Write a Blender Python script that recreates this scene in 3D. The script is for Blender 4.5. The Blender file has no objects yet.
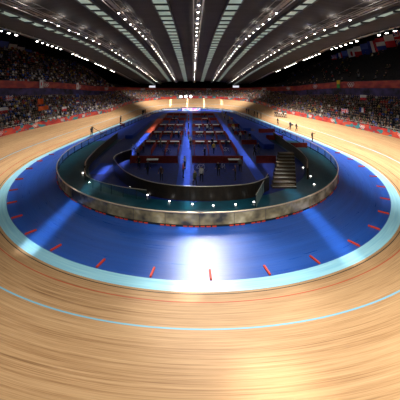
import bpy, bmesh, math, random
import numpy as np
from mathutils import Vector, Matrix
random.seed(11)
S = bpy.context.scene
COL = S.collection
PI = math.pi
AX = 0.5            # long axis of the track (the camera stands half a metre to its left)
EYE = 10.7

# ------------------------------------------------------------------ helpers
def lerp(t, x):
    if x <= t[0][0]: return t[0][1]
    for (a, b), (c, d) in zip(t, t[1:]):
        if x <= c: return b + (d - b) * (x - a) / (c - a)
    return t[-1][1]

def tag(o, label=None, cat=None, group=None, kind=None):
    if label: o['label'] = label
    if cat: o['category'] = cat
    if group: o['group'] = group
    if kind: o['kind'] = kind
    return o

def empty(name, loc, rz=0.0):
    o = bpy.data.objects.new(name, None)
    o.empty_display_size = 0.2
    COL.objects.link(o); o.location = loc; o.rotation_euler = (0, 0, rz)
    return o

class MB:
    """collects shapes, links them as one mesh object"""
    def __init__(s): s.v = []; s.f = []; s.m = []; s.uv = []; s.cur = 0
    def face(s, pts, uv=None):
        i = len(s.v); s.v += [tuple(p) for p in pts]
        s.f.append(tuple(range(i, i + len(pts)))); s.m.append(s.cur)
        s.uv += list(uv) if uv else [(0, 0)] * len(pts)
    def mesh(s, vs, fs):
        i = len(s.v); s.v += [tuple(p) for p in vs]
        for f in fs:
            s.f.append(tuple(i + k for k in f)); s.m.append(s.cur); s.uv += [(0, 0)] * len(f)
    def box(s, c, d, rz=0.0, rx=0.0, M=None):
        hx, hy, hz = d[0]/2, d[1]/2, d[2]/2
        R = Matrix.Translation(c) @ Matrix.Rotation(rz, 4, 'Z') @ Matrix.Rotation(rx, 4, 'X')
        if M is not None: R = M @ R
        vs = [R @ Vector((x, y, z)) for x in (-hx, hx) for y in (-hy, hy) for z in (-hz, hz)]
        s.mesh(vs, [(0,1,3,2),(4,6,7,5),(0,4,5,1),(2,3,7,6),(0,2,6,4),(1,5,7,3)])
    def tube(s, a, b, r, n=8, r2=None, cap=True):
        a, b = Vector(a), Vector(b); r2 = r if r2 is None else r2
        d = (b - a).normalized(); u = d.orthogonal().normalized(); w = d.cross(u)
        vs = []
        for p, q in ((a, r), (b, r2)):
            for k in range(n):
                t = 2*PI*k/n; vs.append(p + u*(q*math.cos(t)) + w*(q*math.sin(t)))
        fs = [(k, (k+1) % n, n+(k+1) % n, n+k) for k in range(n)]
        if cap: fs += [tuple(range(n-1, -1, -1)), tuple(range(n, 2*n))]
        s.mesh(vs, fs)
    def path(s, pts, r, n=6):
        pts = [Vector(p) for p in pts]; vs = []; fs = []
        for i, p in enumerate(pts):
            d = (pts[min(i+1, len(pts)-1)] - pts[max(i-1, 0)]).normalized()
            side = d.cross(Vector((0, 0, 1)))
            side = side.normalized() if side.length > 1e-4 else d.orthogonal().normalized()
            up = side.cross(d)
            for k in range(n):
                t = 2*PI*k/n; vs.append(p + side*(r*math.cos(t)) + up*(r*math.sin(t)))
        for i in range(len(pts)-1):
            for k in range(n):
                fs.append((i*n+k, i*n+(k+1) % n, (i+1)*n+(k+1) % n, (i+1)*n+k))
        fs += [tuple(range(n-1, -1, -1)), tuple(len(vs)-n+k for k in range(n))]
        s.mesh(vs, fs)
    def torus(s, c, R, r, ax1, ax2, n=20, m=6):
        c, ax1, ax2 = Vector(c), Vector(ax1).normalized(), Vector(ax2).normalized(); nn = ax1.cross(ax2)
        vs = []; fs = []
        for i in range(n):
            t = 2*PI*i/n; d = ax1*math.cos(t) + ax2*math.sin(t)
            for k in range(m):
                q = 2*PI*k/m; vs.append(c + d*(R + r*math.cos(q)) + nn*(r*math.sin(q)))
        for i in range(n):
            for k in range(m):
                fs.append((i*m+k, ((i+1) % n)*m+k, ((i+1) % n)*m+(k+1) % m, i*m+(k+1) % m))
        s.mesh(vs, fs)
    def build(s, name, mats, parent=None, smooth=False):
        me = bpy.data.meshes.new(name); me.from_pydata(s.v, [], s.f)
        if not isinstance(mats, (list, tuple)): mats = [mats]
        for m in mats: me.materials.append(m)
        me.polygons.foreach_set('material_index', s.m)
        l = me.uv_layers.new(name='UVMap')
        l.data.foreach_set('uv', [c for p in s.uv for c in p])
        if smooth: me.polygons.foreach_set('use_smooth', [True]*len(s.f))
        me.update()
        o = bpy.data.objects.new(name, me); COL.objects.link(o)
        if parent: o.parent = parent
        return o

def copy_tree(o, parent=None):
    c = o.copy(); COL.objects.link(c); c.parent = parent
    for ch in list(o.children): copy_tree(ch, c)
    return c

# ------------------------------------------------------------------ materials
def mat(name, col=(.5,.5,.5), rough=.6, metal=0.0, emit=None, estr=0.0, spec=.5):
    m = bpy.data.materials.new(name); m.use_nodes = True
    b = m.node_tree.nodes['Principled BSDF']
    b.inputs['Base Color'].default_value = (*col, 1); b.inputs['Roughness'].default_value = rough
    b.inputs['Metallic'].default_value = metal; b.inputs['Specular IOR Level'].default_value = spec
    if emit: b.inputs['Emission Color'].default_value = (*emit, 1); b.inputs['Emission Strength'].default_value = estr
    return m

class NT:
    def __init__(s, m): s.t = m.node_tree; s.b = s.t.nodes['Principled BSDF']
    def n(s, typ, **kw):
        x = s.t.nodes.new(typ)
        for k, v in kw.items(): setattr(x, k, v)
        return x
    def l(s, a, b): s.t.links.new(a, b)
    def math(s, op, a, b=None, c=None):
        x = s.n('ShaderNodeMath', operation=op)
        for i, v in enumerate((a, b, c)):
            if v is None: continue
            if isinstance(v, (int, float)): x.inputs[i].default_value = v
            else: s.l(v, x.inputs[i])
        return x.outputs[0]
    def ramp(s, fac, stops):
        r = s.n('ShaderNodeValToRGB'); e = r.color_ramp.elements
        while len(e) > 1: e.remove(e[-1])
        e[0].position = stops[0][0]; e[0].color = (*stops[0][1], 1)
        for p, c in stops[1:]:
            q = e.new(p); q.color = (*c, 1)
        s.l(fac, r.inputs[0]); return r.outputs[0]
    def mix(s, fac, a, b):
        x = s.n('ShaderNodeMix', data_type='RGBA')
        for i, v in ((0, fac), (6, a), (7, b)):
            if isinstance(v, (int, float)): x.inputs[i].default_value = v
            elif isinstance(v, tuple): x.inputs[i].default_value = (*v, 1)
            else: s.l(v, x.inputs[i])
        return x.outputs[2]
    def uv(s, sx, sy):
        c = s.n('ShaderNodeTexCoord'); mp = s.n('ShaderNodeMapping')
        mp.inputs['Scale'].default_value = (sx, sy, 1); s.l(c.outputs['UV'], mp.inputs[0]); return mp.outputs[0]
    def obj(s, sc=(1,1,1)):
        c = s.n('ShaderNodeTexCoord'); mp = s.n('ShaderNodeMapping')
        mp.inputs['Scale'].default_value = sc; s.l(c.outputs['Object'], mp.inputs[0]); return mp.outputs[0]
    def noise(s, vec, scale=1, detail=3, rough=.5):
        x = s.n('ShaderNodeTexNoise'); x.inputs['Scale'].default_value = scale
        x.inputs['Detail'].default_value = detail; x.inputs['Roughness'].default_value = rough
        s.l(vec, x.inputs['Vector']); return x.outputs['Fac']
    def bump(s, h, strength=.3, dist=.02):
        b = s.n('ShaderNodeBump'); b.inputs['Strength'].default_value = strength; b.inputs['Distance'].default_value = dist
        s.l(h, b.inputs['Height']); s.l(b.outputs[0], s.b.inputs['Normal'])

def noisy(name, c1, c2, scale=4, rough=.6, sc=(1,1,1), bump=0.0, metal=0.0, spec=.5):
    m = mat(name, c1, rough, metal, spec=spec); t = NT(m)
    f = t.noise(t.obj(sc), scale)
    t.l(t.ramp(f, [(.35, c1), (.65, c2)]), t.b.inputs['Base Color'])
    if bump: t.bump(f, bump)
    return m

# timber track with its painted lines (u = metres along the track, v = metres up the bank)
M_wood = mat('siberian_pine_boards', (.5,.33,.17), .34); t = NT(M_wood)
f1 = t.noise(t.uv(.11, 8.5), 1, 4, .65); f2 = t.noise(t.uv(.5, 26), 1, 3, .65); f3 = t.noise(t.uv(.03, .5), 1, 2)
f = t.math('ADD', t.math('MULTIPLY', f1, .4), t.math('ADD', t.math('MULTIPLY', f2, .38), t.math('MULTIPLY', f3, .22)))
wood = t.ramp(f, [(.34, (.17,.085,.036)), (.44, (.37,.21,.098)), (.52, (.49,.30,.15)), (.66, (.62,.41,.225))])
sep = t.n('ShaderNodeSeparateXYZ'); c = t.n('ShaderNodeTexCoord'); t.l(c.outputs['UV'], sep.inputs[0]); V = sep.outputs[1]
def band(c0, hw): return t.math('LESS_THAN', t.math('ABSOLUTE', t.math('SUBTRACT', V, c0)), hw)
x = t.mix(band(.22, .035), wood, (.03,.025,.02))
x = t.mix(band(.98, .035), x, (.48,.075,.03))
x = t.mix(band(3.0, .05), x, (.20,.48,.66))
t.l(x, t.b.inputs['Base Color']); t.bump(f2, .06, .01)
t.l(t.math('ADD', t.math('MULTIPLY', f1, .2), .45), t.b.inputs['Roughness']); t.b.inputs['Specular IOR Level'].default_value = .25

M_blue = mat('blue_safety_zone_paint', (.03,.075,.5), .3); t = NT(M_blue)
f1 = t.noise(t.uv(.22, 6), 1, 4, .65); f2 = t.noise(t.uv(.05, 1.2), 1, 2)
t.l(t.ramp(f2, [(.35, (.010,.070,.37)), (.65, (.017,.10,.48))]), t.b.inputs['Base Color'])
t.l(t.math('ADD', t.math('MULTIPLY', f1, .3), .17), t.b.inputs['Roughness']); t.bump(f1, .6, .035)
M_light = mat('pale_blue_band_paint', (.30,.66,.84), .35); t = NT(M_light)
f1 = t.noise(t.uv(.3, 8), 1, 3); t.l(t.ramp(f1, [(.3, (.24,.58,.78)), (.7, (.38,.74,.88))]), t.b.inputs['Base Color']); t.bump(f1, .2, .02)
M_teal = noisy('teal_warm_up_floor', (.003,.044,.075), (.005,.075,.115), 1.2, .3, bump=.05)
M_pit = noisy('pit_carpet_with_shade', (.002,.011,.12), (.003,.018,.19), 2.5, .55)  # shade over the pit is put into this darker blue
M_red = mat('orange_red_foam', (.72,.06,.02), .6)
M_rail = mat('brushed_gold_rail', (.72,.60,.42), .35, .4)
M_railw = mat('pale_rail', (.55,.52,.45), .35, .4)
M_dark = noisy('dark_brown_panel', (.012,.008,.006), (.022,.015,.01), 3, .35)
M_brown = noisy('dark_timber_slat', (.04,.026,.014), (.075,.05,.027), 3, .5, sc=(.3,.3,3))
M_maroon = noisy('dark_red_partition_cloth', (.26,.024,.014), (.36,.036,.02), 3, .7)
M_orangerug = noisy('orange_red_carpet', (.5,.06,.02), (.62,.09,.03), 2, .8)
M_brightblue = noisy('bright_blue_cloth_and_light_stripe', (.015,.06,.46), (.02,.075,.55), 2, .7)  # bright blue cloth; also paints the light stripes on the pit floor
M_white = mat('white_plastic', (.75,.74,.72), .45)
M_metal = mat('dark_metal', (.06,.06,.065), .4, .6)
M_steel = noisy('grey_galvanised_steel', (.42,.40,.37), (.55,.53,.50), 3, .45, metal=.3)
M_black = mat('matt_black', (.012,.012,.013), .6)
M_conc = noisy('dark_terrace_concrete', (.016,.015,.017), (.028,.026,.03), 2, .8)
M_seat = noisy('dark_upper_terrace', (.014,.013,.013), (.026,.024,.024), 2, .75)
M_ceil = mat('grey_brown_ceiling_board', (.085,.073,.065), .8); t = NT(M_ceil)
f1 = t.noise(t.obj((.15,.6,.15)), 1, 4, .6); w = t.n('ShaderNodeTexWave'); w.bands_direction = 'Y'
w.inputs['Scale'].default_value = .32; t.l(t.obj(), w.inputs['Vector'])
x = t.ramp(f1, [(.3, (.036,.030,.027)), (.7, (.062,.054,.048))])
t.l(t.mix(t.math('MULTIPLY', t.math('GREATER_THAN', w.outputs['Fac'], .9), .55), x, (.03,.026,.024)), t.b.inputs['Base Color'])
M_wall = noisy('black_back_wall', (.006,.006,.008), (.012,.012,.014), 1, .8)
M_purple = noisy('vomitory_wall_with_purple_glow', (.006,.006,.015), (.085,.06,.22), .5, .6)  # purple glow on the dark wall painted as lighter patches
M_ground = noisy('dark_concourse_floor', (.02,.02,.02), (.035,.03,.03), 1, .8)
M_lamp = mat('lit_lamp_lens', (1,1,1), .4, emit=(1,.93,.84), estr=24)
M_lampc = mat('dazzling_lamp_lens', (1,1,1), .4, emit=(1,.95,.88), estr=30)
M_flood = mat('lit_floodlight_lens', (1,1,1), .4, emit=(1,.97,.93), estr=7)
M_sky = mat('pale_green_roof_glazing', (.30,.36,.31), .35, emit=(.55,.70,.56), estr=.42); t = NT(M_sky)
f1 = t.noise(t.obj((.8,.5,1)), 1.2, 3)
t.l(t.ramp(f1, [(.3, (.40,.52,.42)), (.7, (.66,.80,.68))]), t.b.inputs['Emission Color'])
M_screen = mat('lit_pink_white_screen', (.1,.1,.1), .4); t = NT(M_screen)
f1 = t.noise(t.obj((.55,.5,.9)), 1.0, 1)
t.l(t.ramp(f1, [(.40, (.25,.45,1)), (.47, (.9,.85,1)), (.56, (1,.25,.75)), (.64, (.15,.3,.9))]), t.b.inputs['Emission Color']); t.b.inputs['Emission Strength'].default_value = 1.4
M_wscreen = mat('lit_white_screen', (.2,.2,.2), .4, emit=(.85,.85,.95), estr=.9)
# red boards with teal wedge pattern (u metres along, v 0..1 up)
def board_mat(name, dark):
    m = mat(name, (.5,.04,.03), .5); t = NT(m)
    f1 = t.noise(t.uv(.75, 1.3), 1, 1); f2 = t.noise(t.uv(.28, .8), 1.6, 1)
    x = t.ramp(f2, [(.42, (.30*dark,.018*dark,.022*dark)), (.5, (.45*dark,.025*dark,.025*dark)), (.6, (.55*dark,.07*dark,.03*dark))])
    if dark == 1: x = t.mix(t.math('GREATER_THAN', f1, .565), x, (.02,.22,.26)); 
    t.l(x, t.b.inputs['Base Color']); return m
M_board = board_mat('red_board_with_teal_wedges', 1); M_ribbon = board_mat('red_ribbon_board', .8)
# reflective acrylic for balustrades
def acrylic(name, tint, refl, rough, bump):
    m = bpy.data.materials.new(name); m.use_nodes = True; nt = m.node_tree; nt.nodes.clear()
    out = nt.nodes.new('ShaderNodeOutputMaterial'); mx = nt.nodes.new('ShaderNodeMixShader'); tr = nt.nodes.new('ShaderNodeBsdfTransparent')
    gl = nt.nodes.new('ShaderNodeBsdfGlossy'); gl.inputs['Roughness'].default_value = rough; gl.inputs['Color'].default_value = (1,.93,.78,1)
    tr.inputs['Color'].default_value = (*tint, 1); mx.inputs[0].default_value = refl
    nt.links.new(tr.outputs[0], mx.inputs[1]); nt.links.new(gl.outputs[0], mx.inputs[2]); nt.links.new(mx.outputs[0], out.inputs[0])
    if bump:
        tc = nt.nodes.new('ShaderNodeTexCoord'); no = nt.nodes.new('ShaderNodeTexNoise'); no.inputs['Scale'].default_value = .9
        b = nt.nodes.new('ShaderNodeBump'); b.inputs['Strength'].default_value = bump; b.inputs['Distance'].default_value = .08
        nt.links.new(tc.outputs['Object'], no.inputs['Vector']); nt.links.new(no.outputs['Fac'], b.inputs['Height']); nt.links.new(b.outputs[0], gl.inputs['Normal'])
    return m
M_acr = acrylic('reflective_acrylic_panel', (.62,.66,.68), .62, .1, .35)
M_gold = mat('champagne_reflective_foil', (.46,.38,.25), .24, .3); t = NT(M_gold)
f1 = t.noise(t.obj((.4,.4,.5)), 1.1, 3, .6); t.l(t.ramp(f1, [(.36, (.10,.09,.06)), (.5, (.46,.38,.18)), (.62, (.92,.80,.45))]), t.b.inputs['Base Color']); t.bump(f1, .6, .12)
M_glass = acrylic('pale_green_glass', (.70,.86,.82), .35, .05, 0)

M_frost = mat('frosted_pale_green_glass', (.42,.55,.52), .25); M_frost.node_tree.nodes['Principled BSDF'].inputs['Alpha'].default_value = .6
# ------------------------------------------------------------------ track plan
def closed_curve(right, n=480):
    """right: (Y, halfwidth) from the near end to the far end, mirrored about the axis and resampled evenly"""
    pts = [Vector((AX + h, y)) for y, h in right] + [Vector((AX - h, y)) for y, h in right[-2:0:-1]]
    k = len(pts); fine = []
    for i in range(k):
        p0, p1, p2, p3 = pts[i-1], pts[i], pts[(i+1) % k], pts[(i+2) % k]
        for q in range(24):
            u = q/24
            fine.append(.5*((2*p1) + (p2-p0)*u + (2*p0-5*p1+4*p2-p3)*u*u + (3*p1-p0-3*p2+p3)*u**3))
    L = [0]
    for a, b in zip(fine, fine[1:] + fine[:1]): L.append(L[-1] + (b-a).length)
    out = []; j = 0
    for i in range(n):
        s = L[-1]*i/n
        while L[j+1] < s: j += 1
        a, b = fine[j], fine[(j+1) % len(fine)]
        out.append(a + (b-a)*((s-L[j])/(L[j+1]-L[j])))
    nor = []
    for i in range(n):
        d = (out[(i+1) % n] - out[i-1]).normalized(); nor.append(Vector((d.y, -d.x)))
    return out, nor, L[-1]/n
def egg(y0, a, b, yc, side, a2, b2, yc2):
    r = [(yc - b*math.cos(q*PI/16), a*math.sin(q*PI/16)) for q in range(0, 9)]
    r += side
    r += [(yc2 + b2*math.sin(q*PI/16), a2*math.cos(q*PI/16)) for q in range(0, 9)]
    return r
TP, TN, TS = closed_curve(egg(14, 22.5, 26, 40, [(50, 22), (57, 21.3), (66, 20.1), (75, 19.1)], 18, 26.5, 85))
N = len(TP)
FP, FN, FS = closed_curve(egg(20.3, 18.4, 21.7, 42, [(50, 18.1), (62, 17), (74, 15.6)], 14.3, 22, 85))
IP, IN, IS = closed_curve(egg(24.6, 14, 13.4, 38, [(45, 14), (60, 13.2), (74, 12)], 11, 19, 85))
THETA = [(14, 14), (40, 16.5), (80, 17), (100, 30), (112, 33)]
WIDTH = [(14, 9), (42, 8), (80, 6.6), (112, 6.8)]
def track_pt(i, s, dz=0.0):
    i %= N; y = TP[i].y; th = math.radians(lerp(THETA, y))
    p = TP[i] + TN[i]*(s*math.cos(th)); return Vector((p.x, p.y, s*math.sin(th) + dz))
def rim(i):
    i %= N; return track_pt(i, lerp(WIDTH, TP[i].y))

def ring_strip(P0, P1, m, name, step, v0, v1, kind='structure', n=None):
    b = MB(); k = len(P0)
    for i in range(k):
        j = (i+1) % k
        b.face([P0[i], P1[i], P1[j], P0[j]], [(i*step, v0), (i*step, v1), ((i+1)*step, v1), ((i+1)*step, v0)])
    o = b.build(name, m, smooth=True); return tag(o, kind=kind)
def flat(P, NN, off, z): return [Vector((p.x + n.x*off, p.y + n.y*off, z)) for p, n in zip(P, NN)]

# timber track
b = MB()
for i in range(N):
    j = (i+1) % N; wi, wj = lerp(WIDTH, TP[i].y), lerp(WIDTH, TP[j].y); K = 8
    for k in range(K):
        i_ = i if i < N//2 else i-N     # the joint of the boards falls at the far end
        q = [(i, wi*k/K, i_*TS), (i, wi*(k+1)/K, i_*TS), (j, wj*(k+1)/K, (i_+1)*TS), (j, wj*k/K, (i_+1)*TS)]
        b.face([track_pt(a, s) for a, s, _ in q], [(u, s) for _, s, u in q])
tag(b.build('track_surface', M_wood, smooth=True), kind='structure')
# pale blue band inside the timber, then blue apron, teal ring, pit floor
ring_strip(flat(TP, TN, -.78, .004), flat(TP, TN, 0, .004), M_light, 'pale_blue_band', TS, 0, .78)
b = MB()
for i in range(N):       # apron between band and balustrade; both curves carry the same parameter
    j = (i+1) % N
    i_ = i if i < N//2 else i-N
    ai, aj = TP[i] - TN[i]*.78, TP[j] - TN[j]*.78
    for k in range(4):
        g = lambda a, c_, q: Vector((a.x + (c_.x-a.x)*q, a.y + (c_.y-a.y)*q, 0))
        q0, q1 = k/4, (k+1)/4
        b.face([g(ai, FP[i], q1), g(ai, FP[i], q0), g(aj, FP[j], q0), g(aj, FP[j], q1)],
               [(i_*TS, q1*6), (i_*TS, q0*6), ((i_+1)*TS, q0*6), ((i_+1)*TS, q1*6)])
tag(b.build('apron_floor', M_blue, smooth=True), kind='structure')
b = MB(); b.cur = 0
for i in range(N):
    j = (i+1) % N
    b.cur = 0 if FP[i].y < 50 else 1
    b.face([(*IP[i], 0), (*FP[i], 0), (*FP[j], 0), (*IP[j], 0)], [(i*FS, 0), (i*FS, 5), ((i+1)*FS, 5), ((i+1)*FS, 0)])
tag(b.build('warm_up_ring_floor', [M_teal, M_brightblue], smooth=True), kind='structure')
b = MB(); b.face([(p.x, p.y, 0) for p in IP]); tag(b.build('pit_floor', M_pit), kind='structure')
b = MB(); b.face([(-62, -12, -.06), (63, -12, -.06), (63, 150, -.06), (-62, 150, -.06)]); tag(b.build('floor', M_ground), kind='structure')

# ------------------------------------------------------------------ terraces
ZR = [(34, 9.9), (70, 9.1), (95, 7.5), (112, 6.3)]     # underside of the upper tier front
RIB = 10.2                                             # its distance outside the track rim
def out_pt(i, off, z):
    r = rim(i); n = TN[i % N]; return Vector((r.x + n.x*off, r.y + n.y*off, z))
idx = [i for i in range(N) if TP[i].y >= 30]
R_side = [i for i in idx if TP[i].x > AX and TP[i].y < 99]
F_side = [i for i in idx if TP[i].y >= 98.0]
L_side = [i for i in idx if TP[i].x < AX and TP[i].y < 99]
R_side.append(R_side[-1]+1); L_side.insert(0, L_side[0]-1)
ROWS = 12
def tread(i, r):     # height of row r's floor, lower tier
    z0 = rim(i).z + .25; return z0 + (lerp(ZR, TP[i % N].y) - (2.5 if TP[i % N].y < 92 else 2.5 - 2.2*min(1, (TP[i % N].y-92)/10)) - z0)*r/ROWS
def upz(i, r): return lerp(ZR, TP[i % N].y) + .9 + (.62 if TP[i % N].y < 95 else .62 - .5*min(1, (TP[i % N].y-95)/12))*r
for side, rng in (('right', R_side), ('far', F_side), ('left', L_side)):
    b = MB()
    for i in rng[:-1]:
        j = i+1
        b.face([out_pt(i, .55, rim(i).z-.2), out_pt(j, .55, rim(j).z-.2), out_pt(j, .55, tread(j, 0)), out_pt(i, .55, tread(i, 0))])
        for r in range(ROWS):
            o0, o1 = .55 + .8*r, .55 + .8*(r+1)
            b.face([out_pt(i, o0, tread(i, r)), out_pt(j, o0, tread(j, r)), out_pt(j, o1, tread(j, r)), out_pt(i, o1, tread(i, r))])
            if r < ROWS-1: b.face([out_pt(i, o1, tread(i, r)), out_pt(j, o1, tread(j, r)), out_pt(j, o1, tread(j, r+1)), out_pt(i, o1, tread(i, r+1))])
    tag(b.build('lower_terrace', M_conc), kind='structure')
    b = MB()
    for i in rng[:-1]:
        j = i+1; o = .55 + .8*ROWS + .4
        b.face([out_pt(i, o, tread(i, ROWS-1)-.1), out_pt(j, o, tread(j, ROWS-1)-.1), out_pt(j, o, upz(j, 0)), out_pt(i, o, upz(i, 0))])
    tag(b.build('terrace_back_wall', M_purple), kind='structure')
    b = MB(); nr = 16 if side != 'far' else 6
    for i in rng[:-1]:
        j = i+1
        for r in range(nr):
            o0, o1 = RIB + .1 + .82*r, RIB + .1 + .82*(r+1)
            b.face([out_pt(i, o0, upz(i, r)), out_pt(j, o0, upz(j, r)), out_pt(j, o1, upz(j, r)), out_pt(i, o1, upz(i, r))])
            b.face([out_pt(i, o1, upz(i, r)), out_pt(j, o1, upz(j, r)), out_pt(j, o1, upz(j, r+1)), out_pt(i, o1, upz(i, r+1))])
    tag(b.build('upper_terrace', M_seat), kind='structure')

# perimeter board with rail, red ribbon on the front of the upper tier
def rings(b, i, off, z, R):
    p = out_pt(i, off, z); n = TN[i % N]; d = Vector((-n.y, n.x, 0)); u = Vector((0, 0, 1))
    for k in range(5):
        b.torus(p + d*((k-2)*R*1.12) + u*(R*.5*(1 if k % 2 == 0 else -1)), R, R*.15, d, u, 18, 5)
def near_idx(x, y, P=TP): return min(range(N), key=lambda i: (P[i].x-x)**2 + (P[i].y-y)**2)
WHERE = {'right': 'along the right side of the track', 'far': 'round the far bend', 'left': 'along the left side of the track'}
for side, rng in (('right', R_side), ('far', F_side), ('left', L_side)):
    e = empty('perimeter_board', rim(rng[len(rng)//2]))
    b = MB()
    for i in rng[:-1]:
        j = i+1
        for q, (oa, ob) in enumerate(((.02, .02), (.12, .12))):
            p = [out_pt(i, oa, rim(i).z-.05), out_pt(j, oa, rim(j).z-.05), out_pt(j, ob, rim(j).z+1.05), out_pt(i, ob, rim(i).z+1.05)]
            b.face(p, [(i*TS, 0), ((i+1)*TS, 0), ((i+1)*TS, 1), (i*TS, 1)])
        b.face([out_pt(i, .02, rim(i).z+1.05), out_pt(j, .02, rim(j).z+1.05), out_pt(j, .12, rim(j).z+1.05), out_pt(i, .12, rim(i).z+1.05)])
    o = b.build('board_panel', M_board); o.parent = e; o.matrix_parent_inverse = Matrix.Translation(-e.location)
    b = MB(); b.path([out_pt(i, .1, rim(i).z+1.28) for i in rng], .035)
    for i in rng[::2]: b.tube(out_pt(i, .1, rim(i).z+1.0), out_pt(i, .1, rim(i).z+1.28), .025, 5)
    o = b.build('top_rail', M_railw); o.parent = e; o.matrix_parent_inverse = Matrix.Translation(-e.location)
    for i in rng[5::16]:
        b = MB(); rings(b, i, -.02, rim(i).z+.52, .2)
        o = b.build('rings_emblem', M_white); o.parent = e; o.matrix_parent_inverse = Matrix.Translation(-e.location); o['label'] = 'white five ring emblem'
    tag(e, 'red barrier board with teal wedges and white rings %s' % WHERE[side], 'board')
    e = empty('ribbon_board', out_pt(rng[len(rng)//2], RIB, lerp(ZR, TP[rng[len(rng)//2] % N].y)))
    b = MB()
    for i in rng[:-1]:
        j = i+1; za, zb = lerp(ZR, TP[i % N].y), lerp(ZR, TP[j % N].y)
        uv = [(i*TS, 0), ((i+1)*TS, 0), ((i+1)*TS, 1), (i*TS, 1)]
        b.face([out_pt(i, RIB-.1, za), out_pt(j, RIB-.1, zb), out_pt(j, RIB-.1, zb+1.55), out_pt(i, RIB-.1, za+1.55)], uv)
        b.face([out_pt(i, RIB+.05, za), out_pt(j, RIB+.05, zb), out_pt(j, RIB+.05, zb+1.55), out_pt(i, RIB+.05, za+1.55)], uv)
        b.face([out_pt(i, RIB-.1, za+1.55), out_pt(j, RIB-.1, zb+1.55), out_pt(j, RIB+.05, zb+1.55), out_pt(i, RIB+.05, za+1.55)])
    o = b.build('board_panel', M_ribbon); o.parent = e; o.matrix_parent_inverse = Matrix.Translation(-e.location)
    b = MB(); b.path([out_pt(i, RIB-.02, lerp(ZR, TP[i % N].y)+1.62) for i in rng], .05)
    o = b.build('top_rail', M_metal); o.parent = e; o.matrix_parent_inverse = Matrix.Translation(-e.location)
    for i in rng[8::30]:
        b = MB(); rings(b, i, RIB-.13, lerp(ZR, TP[i % N].y)+.78, .34)
        o = b.build('rings_emblem', M_white); o.parent = e; o.matrix_parent_inverse = Matrix.Translation(-e.location); o['label'] = 'pale five ring emblem'
    tag(e, 'red banner board with rings fronting the upper terrace %s' % WHERE[side], 'board')

# outer building shell
b = MB(); b.face([(-60, -10, -.06), (-60, 150, -.06), (-60, 150, 30), (-60, -10, 30)]); tag(b.build('wall_left', M_wall), kind='structure')
b = MB(); b.face([(61, -10, -.06), (61, 150, -.06), (61, 150, 30), (61, -10, 30)]); tag(b.build('wall_right', M_wall), kind='structure')
b = MB(); b.face([(-60, 150, -.06), (61, 150, -.06), (61, 150, 30), (-60, 150, 30)]); tag(b.build('wall_far', M_wall), kind='structure')
b = MB(); b.face([(-60, -10, 30), (61, -10, 30), (61, 150, 30), (-60, 150, 30)]); tag(b.build('ceiling', M_wall), kind='structure')

# ------------------------------------------------------------------ hung ceiling
ZC = [(0, 7.3), (12, 7.6), (25, 7.9), (40, 7.9), (50, 7.5), (60, 6.7), (75, 5.4), (88, 4.2), (105, 2.3), (126, .1)]
LAT = [(0, 0), (11.5, 0), (18, -1.3), (25, -.9), (40, -.9)]
def zc(x, y): # smoothed arch along the hall
    z = sum(lerp(ZC, y+d) for d in (-4, -2, 0, 2, 4))/5
    return EYE + z + lerp(LAT, abs(x-AX))
XS = [-25.6, -21, -17.6, -14.4, -10.4, -7.3, -3.2, .5, 4.1, 8.2, 11.2, 15.4, 18.5, 22, 26.6]
YS = [3 + 3*k for k in range(42)]
b = MB()
for xa, xb in zip(XS, XS[1:]):
    for ya, yb in zip(YS, YS[1:]):
        b.face([(xa, ya, zc(xa, ya)), (xb, ya, zc(xb, ya)), (xb, yb, zc(xb, yb)), (xa, yb, zc(xa, yb))])
for x in (XS[0], XS[-1]):
    for ya, yb in zip(YS, YS[1:]): b.face([(x, ya, zc(x, ya)), (x, yb, zc(x, yb)), (x, yb, zc(x, yb)+1.1), (x, ya, zc(x, ya)+1.1)])
for xa, xb in zip(XS, XS[1:]):
    y = YS[-1]; b.face([(xa, y, zc(xa, y)), (xb, y, zc(xb, y)), (xb, y, zc(xb, y)+1), (xa, y, zc(xa, y)+1)])
tag(b.build('ceiling_hung', M_ceil, smooth=False), kind='structure')
# roof glazing strips (windows), each a row of panes between cross fins
for wn, (x, hw) in enumerate(((-17.6, .42), (-10.4, .58), (-3.2, .68), (4.1, .62), (11.2, .5), (18.5, .36))):
    p = MB(); f = MB(); y = 8.0
    while y < 122:
        y2 = y + 2.4; g = .12
        # each pane is pitched a little, so the row reads as a saw tooth
        p.face([(x-hw, y+g, zc(x, y+g)-.06), (x+hw, y+g, zc(x, y+g)-.06), (x+hw, y2-g, zc(x, y2-g)-.16), (x-hw, y2-g, zc(x, y2-g)-.16)])
        f.box((x, y, zc(x, y)-.14), (2*hw+.16, .16, .34))
        y = y2
    for sx in (-1, 1):
        for ya, yb in zip(YS[1:], YS[2:]):
            xx = x + sx*(hw+.06)
            a, c_ = zc(xx, ya), zc(xx, yb)
            f.face([(xx-.05, ya, a-.22), (xx+.05, ya, a-.22), (xx+.05, yb, c_-.22), (xx-.05, yb, c_-.22)])
            for e_ in (-.05, .05): f.face([(xx+e_, ya, a-.22), (xx+e_, yb, c_-.22), (xx+e_, yb, c_), (xx+e_, ya, a)])
    r = empty('window_%d' % (wn+1), (0, 0, 0)); tag(r, kind='structure')
    p.build('pane', M_sky, r); f.build('window_frame', M_metal, r)

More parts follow.
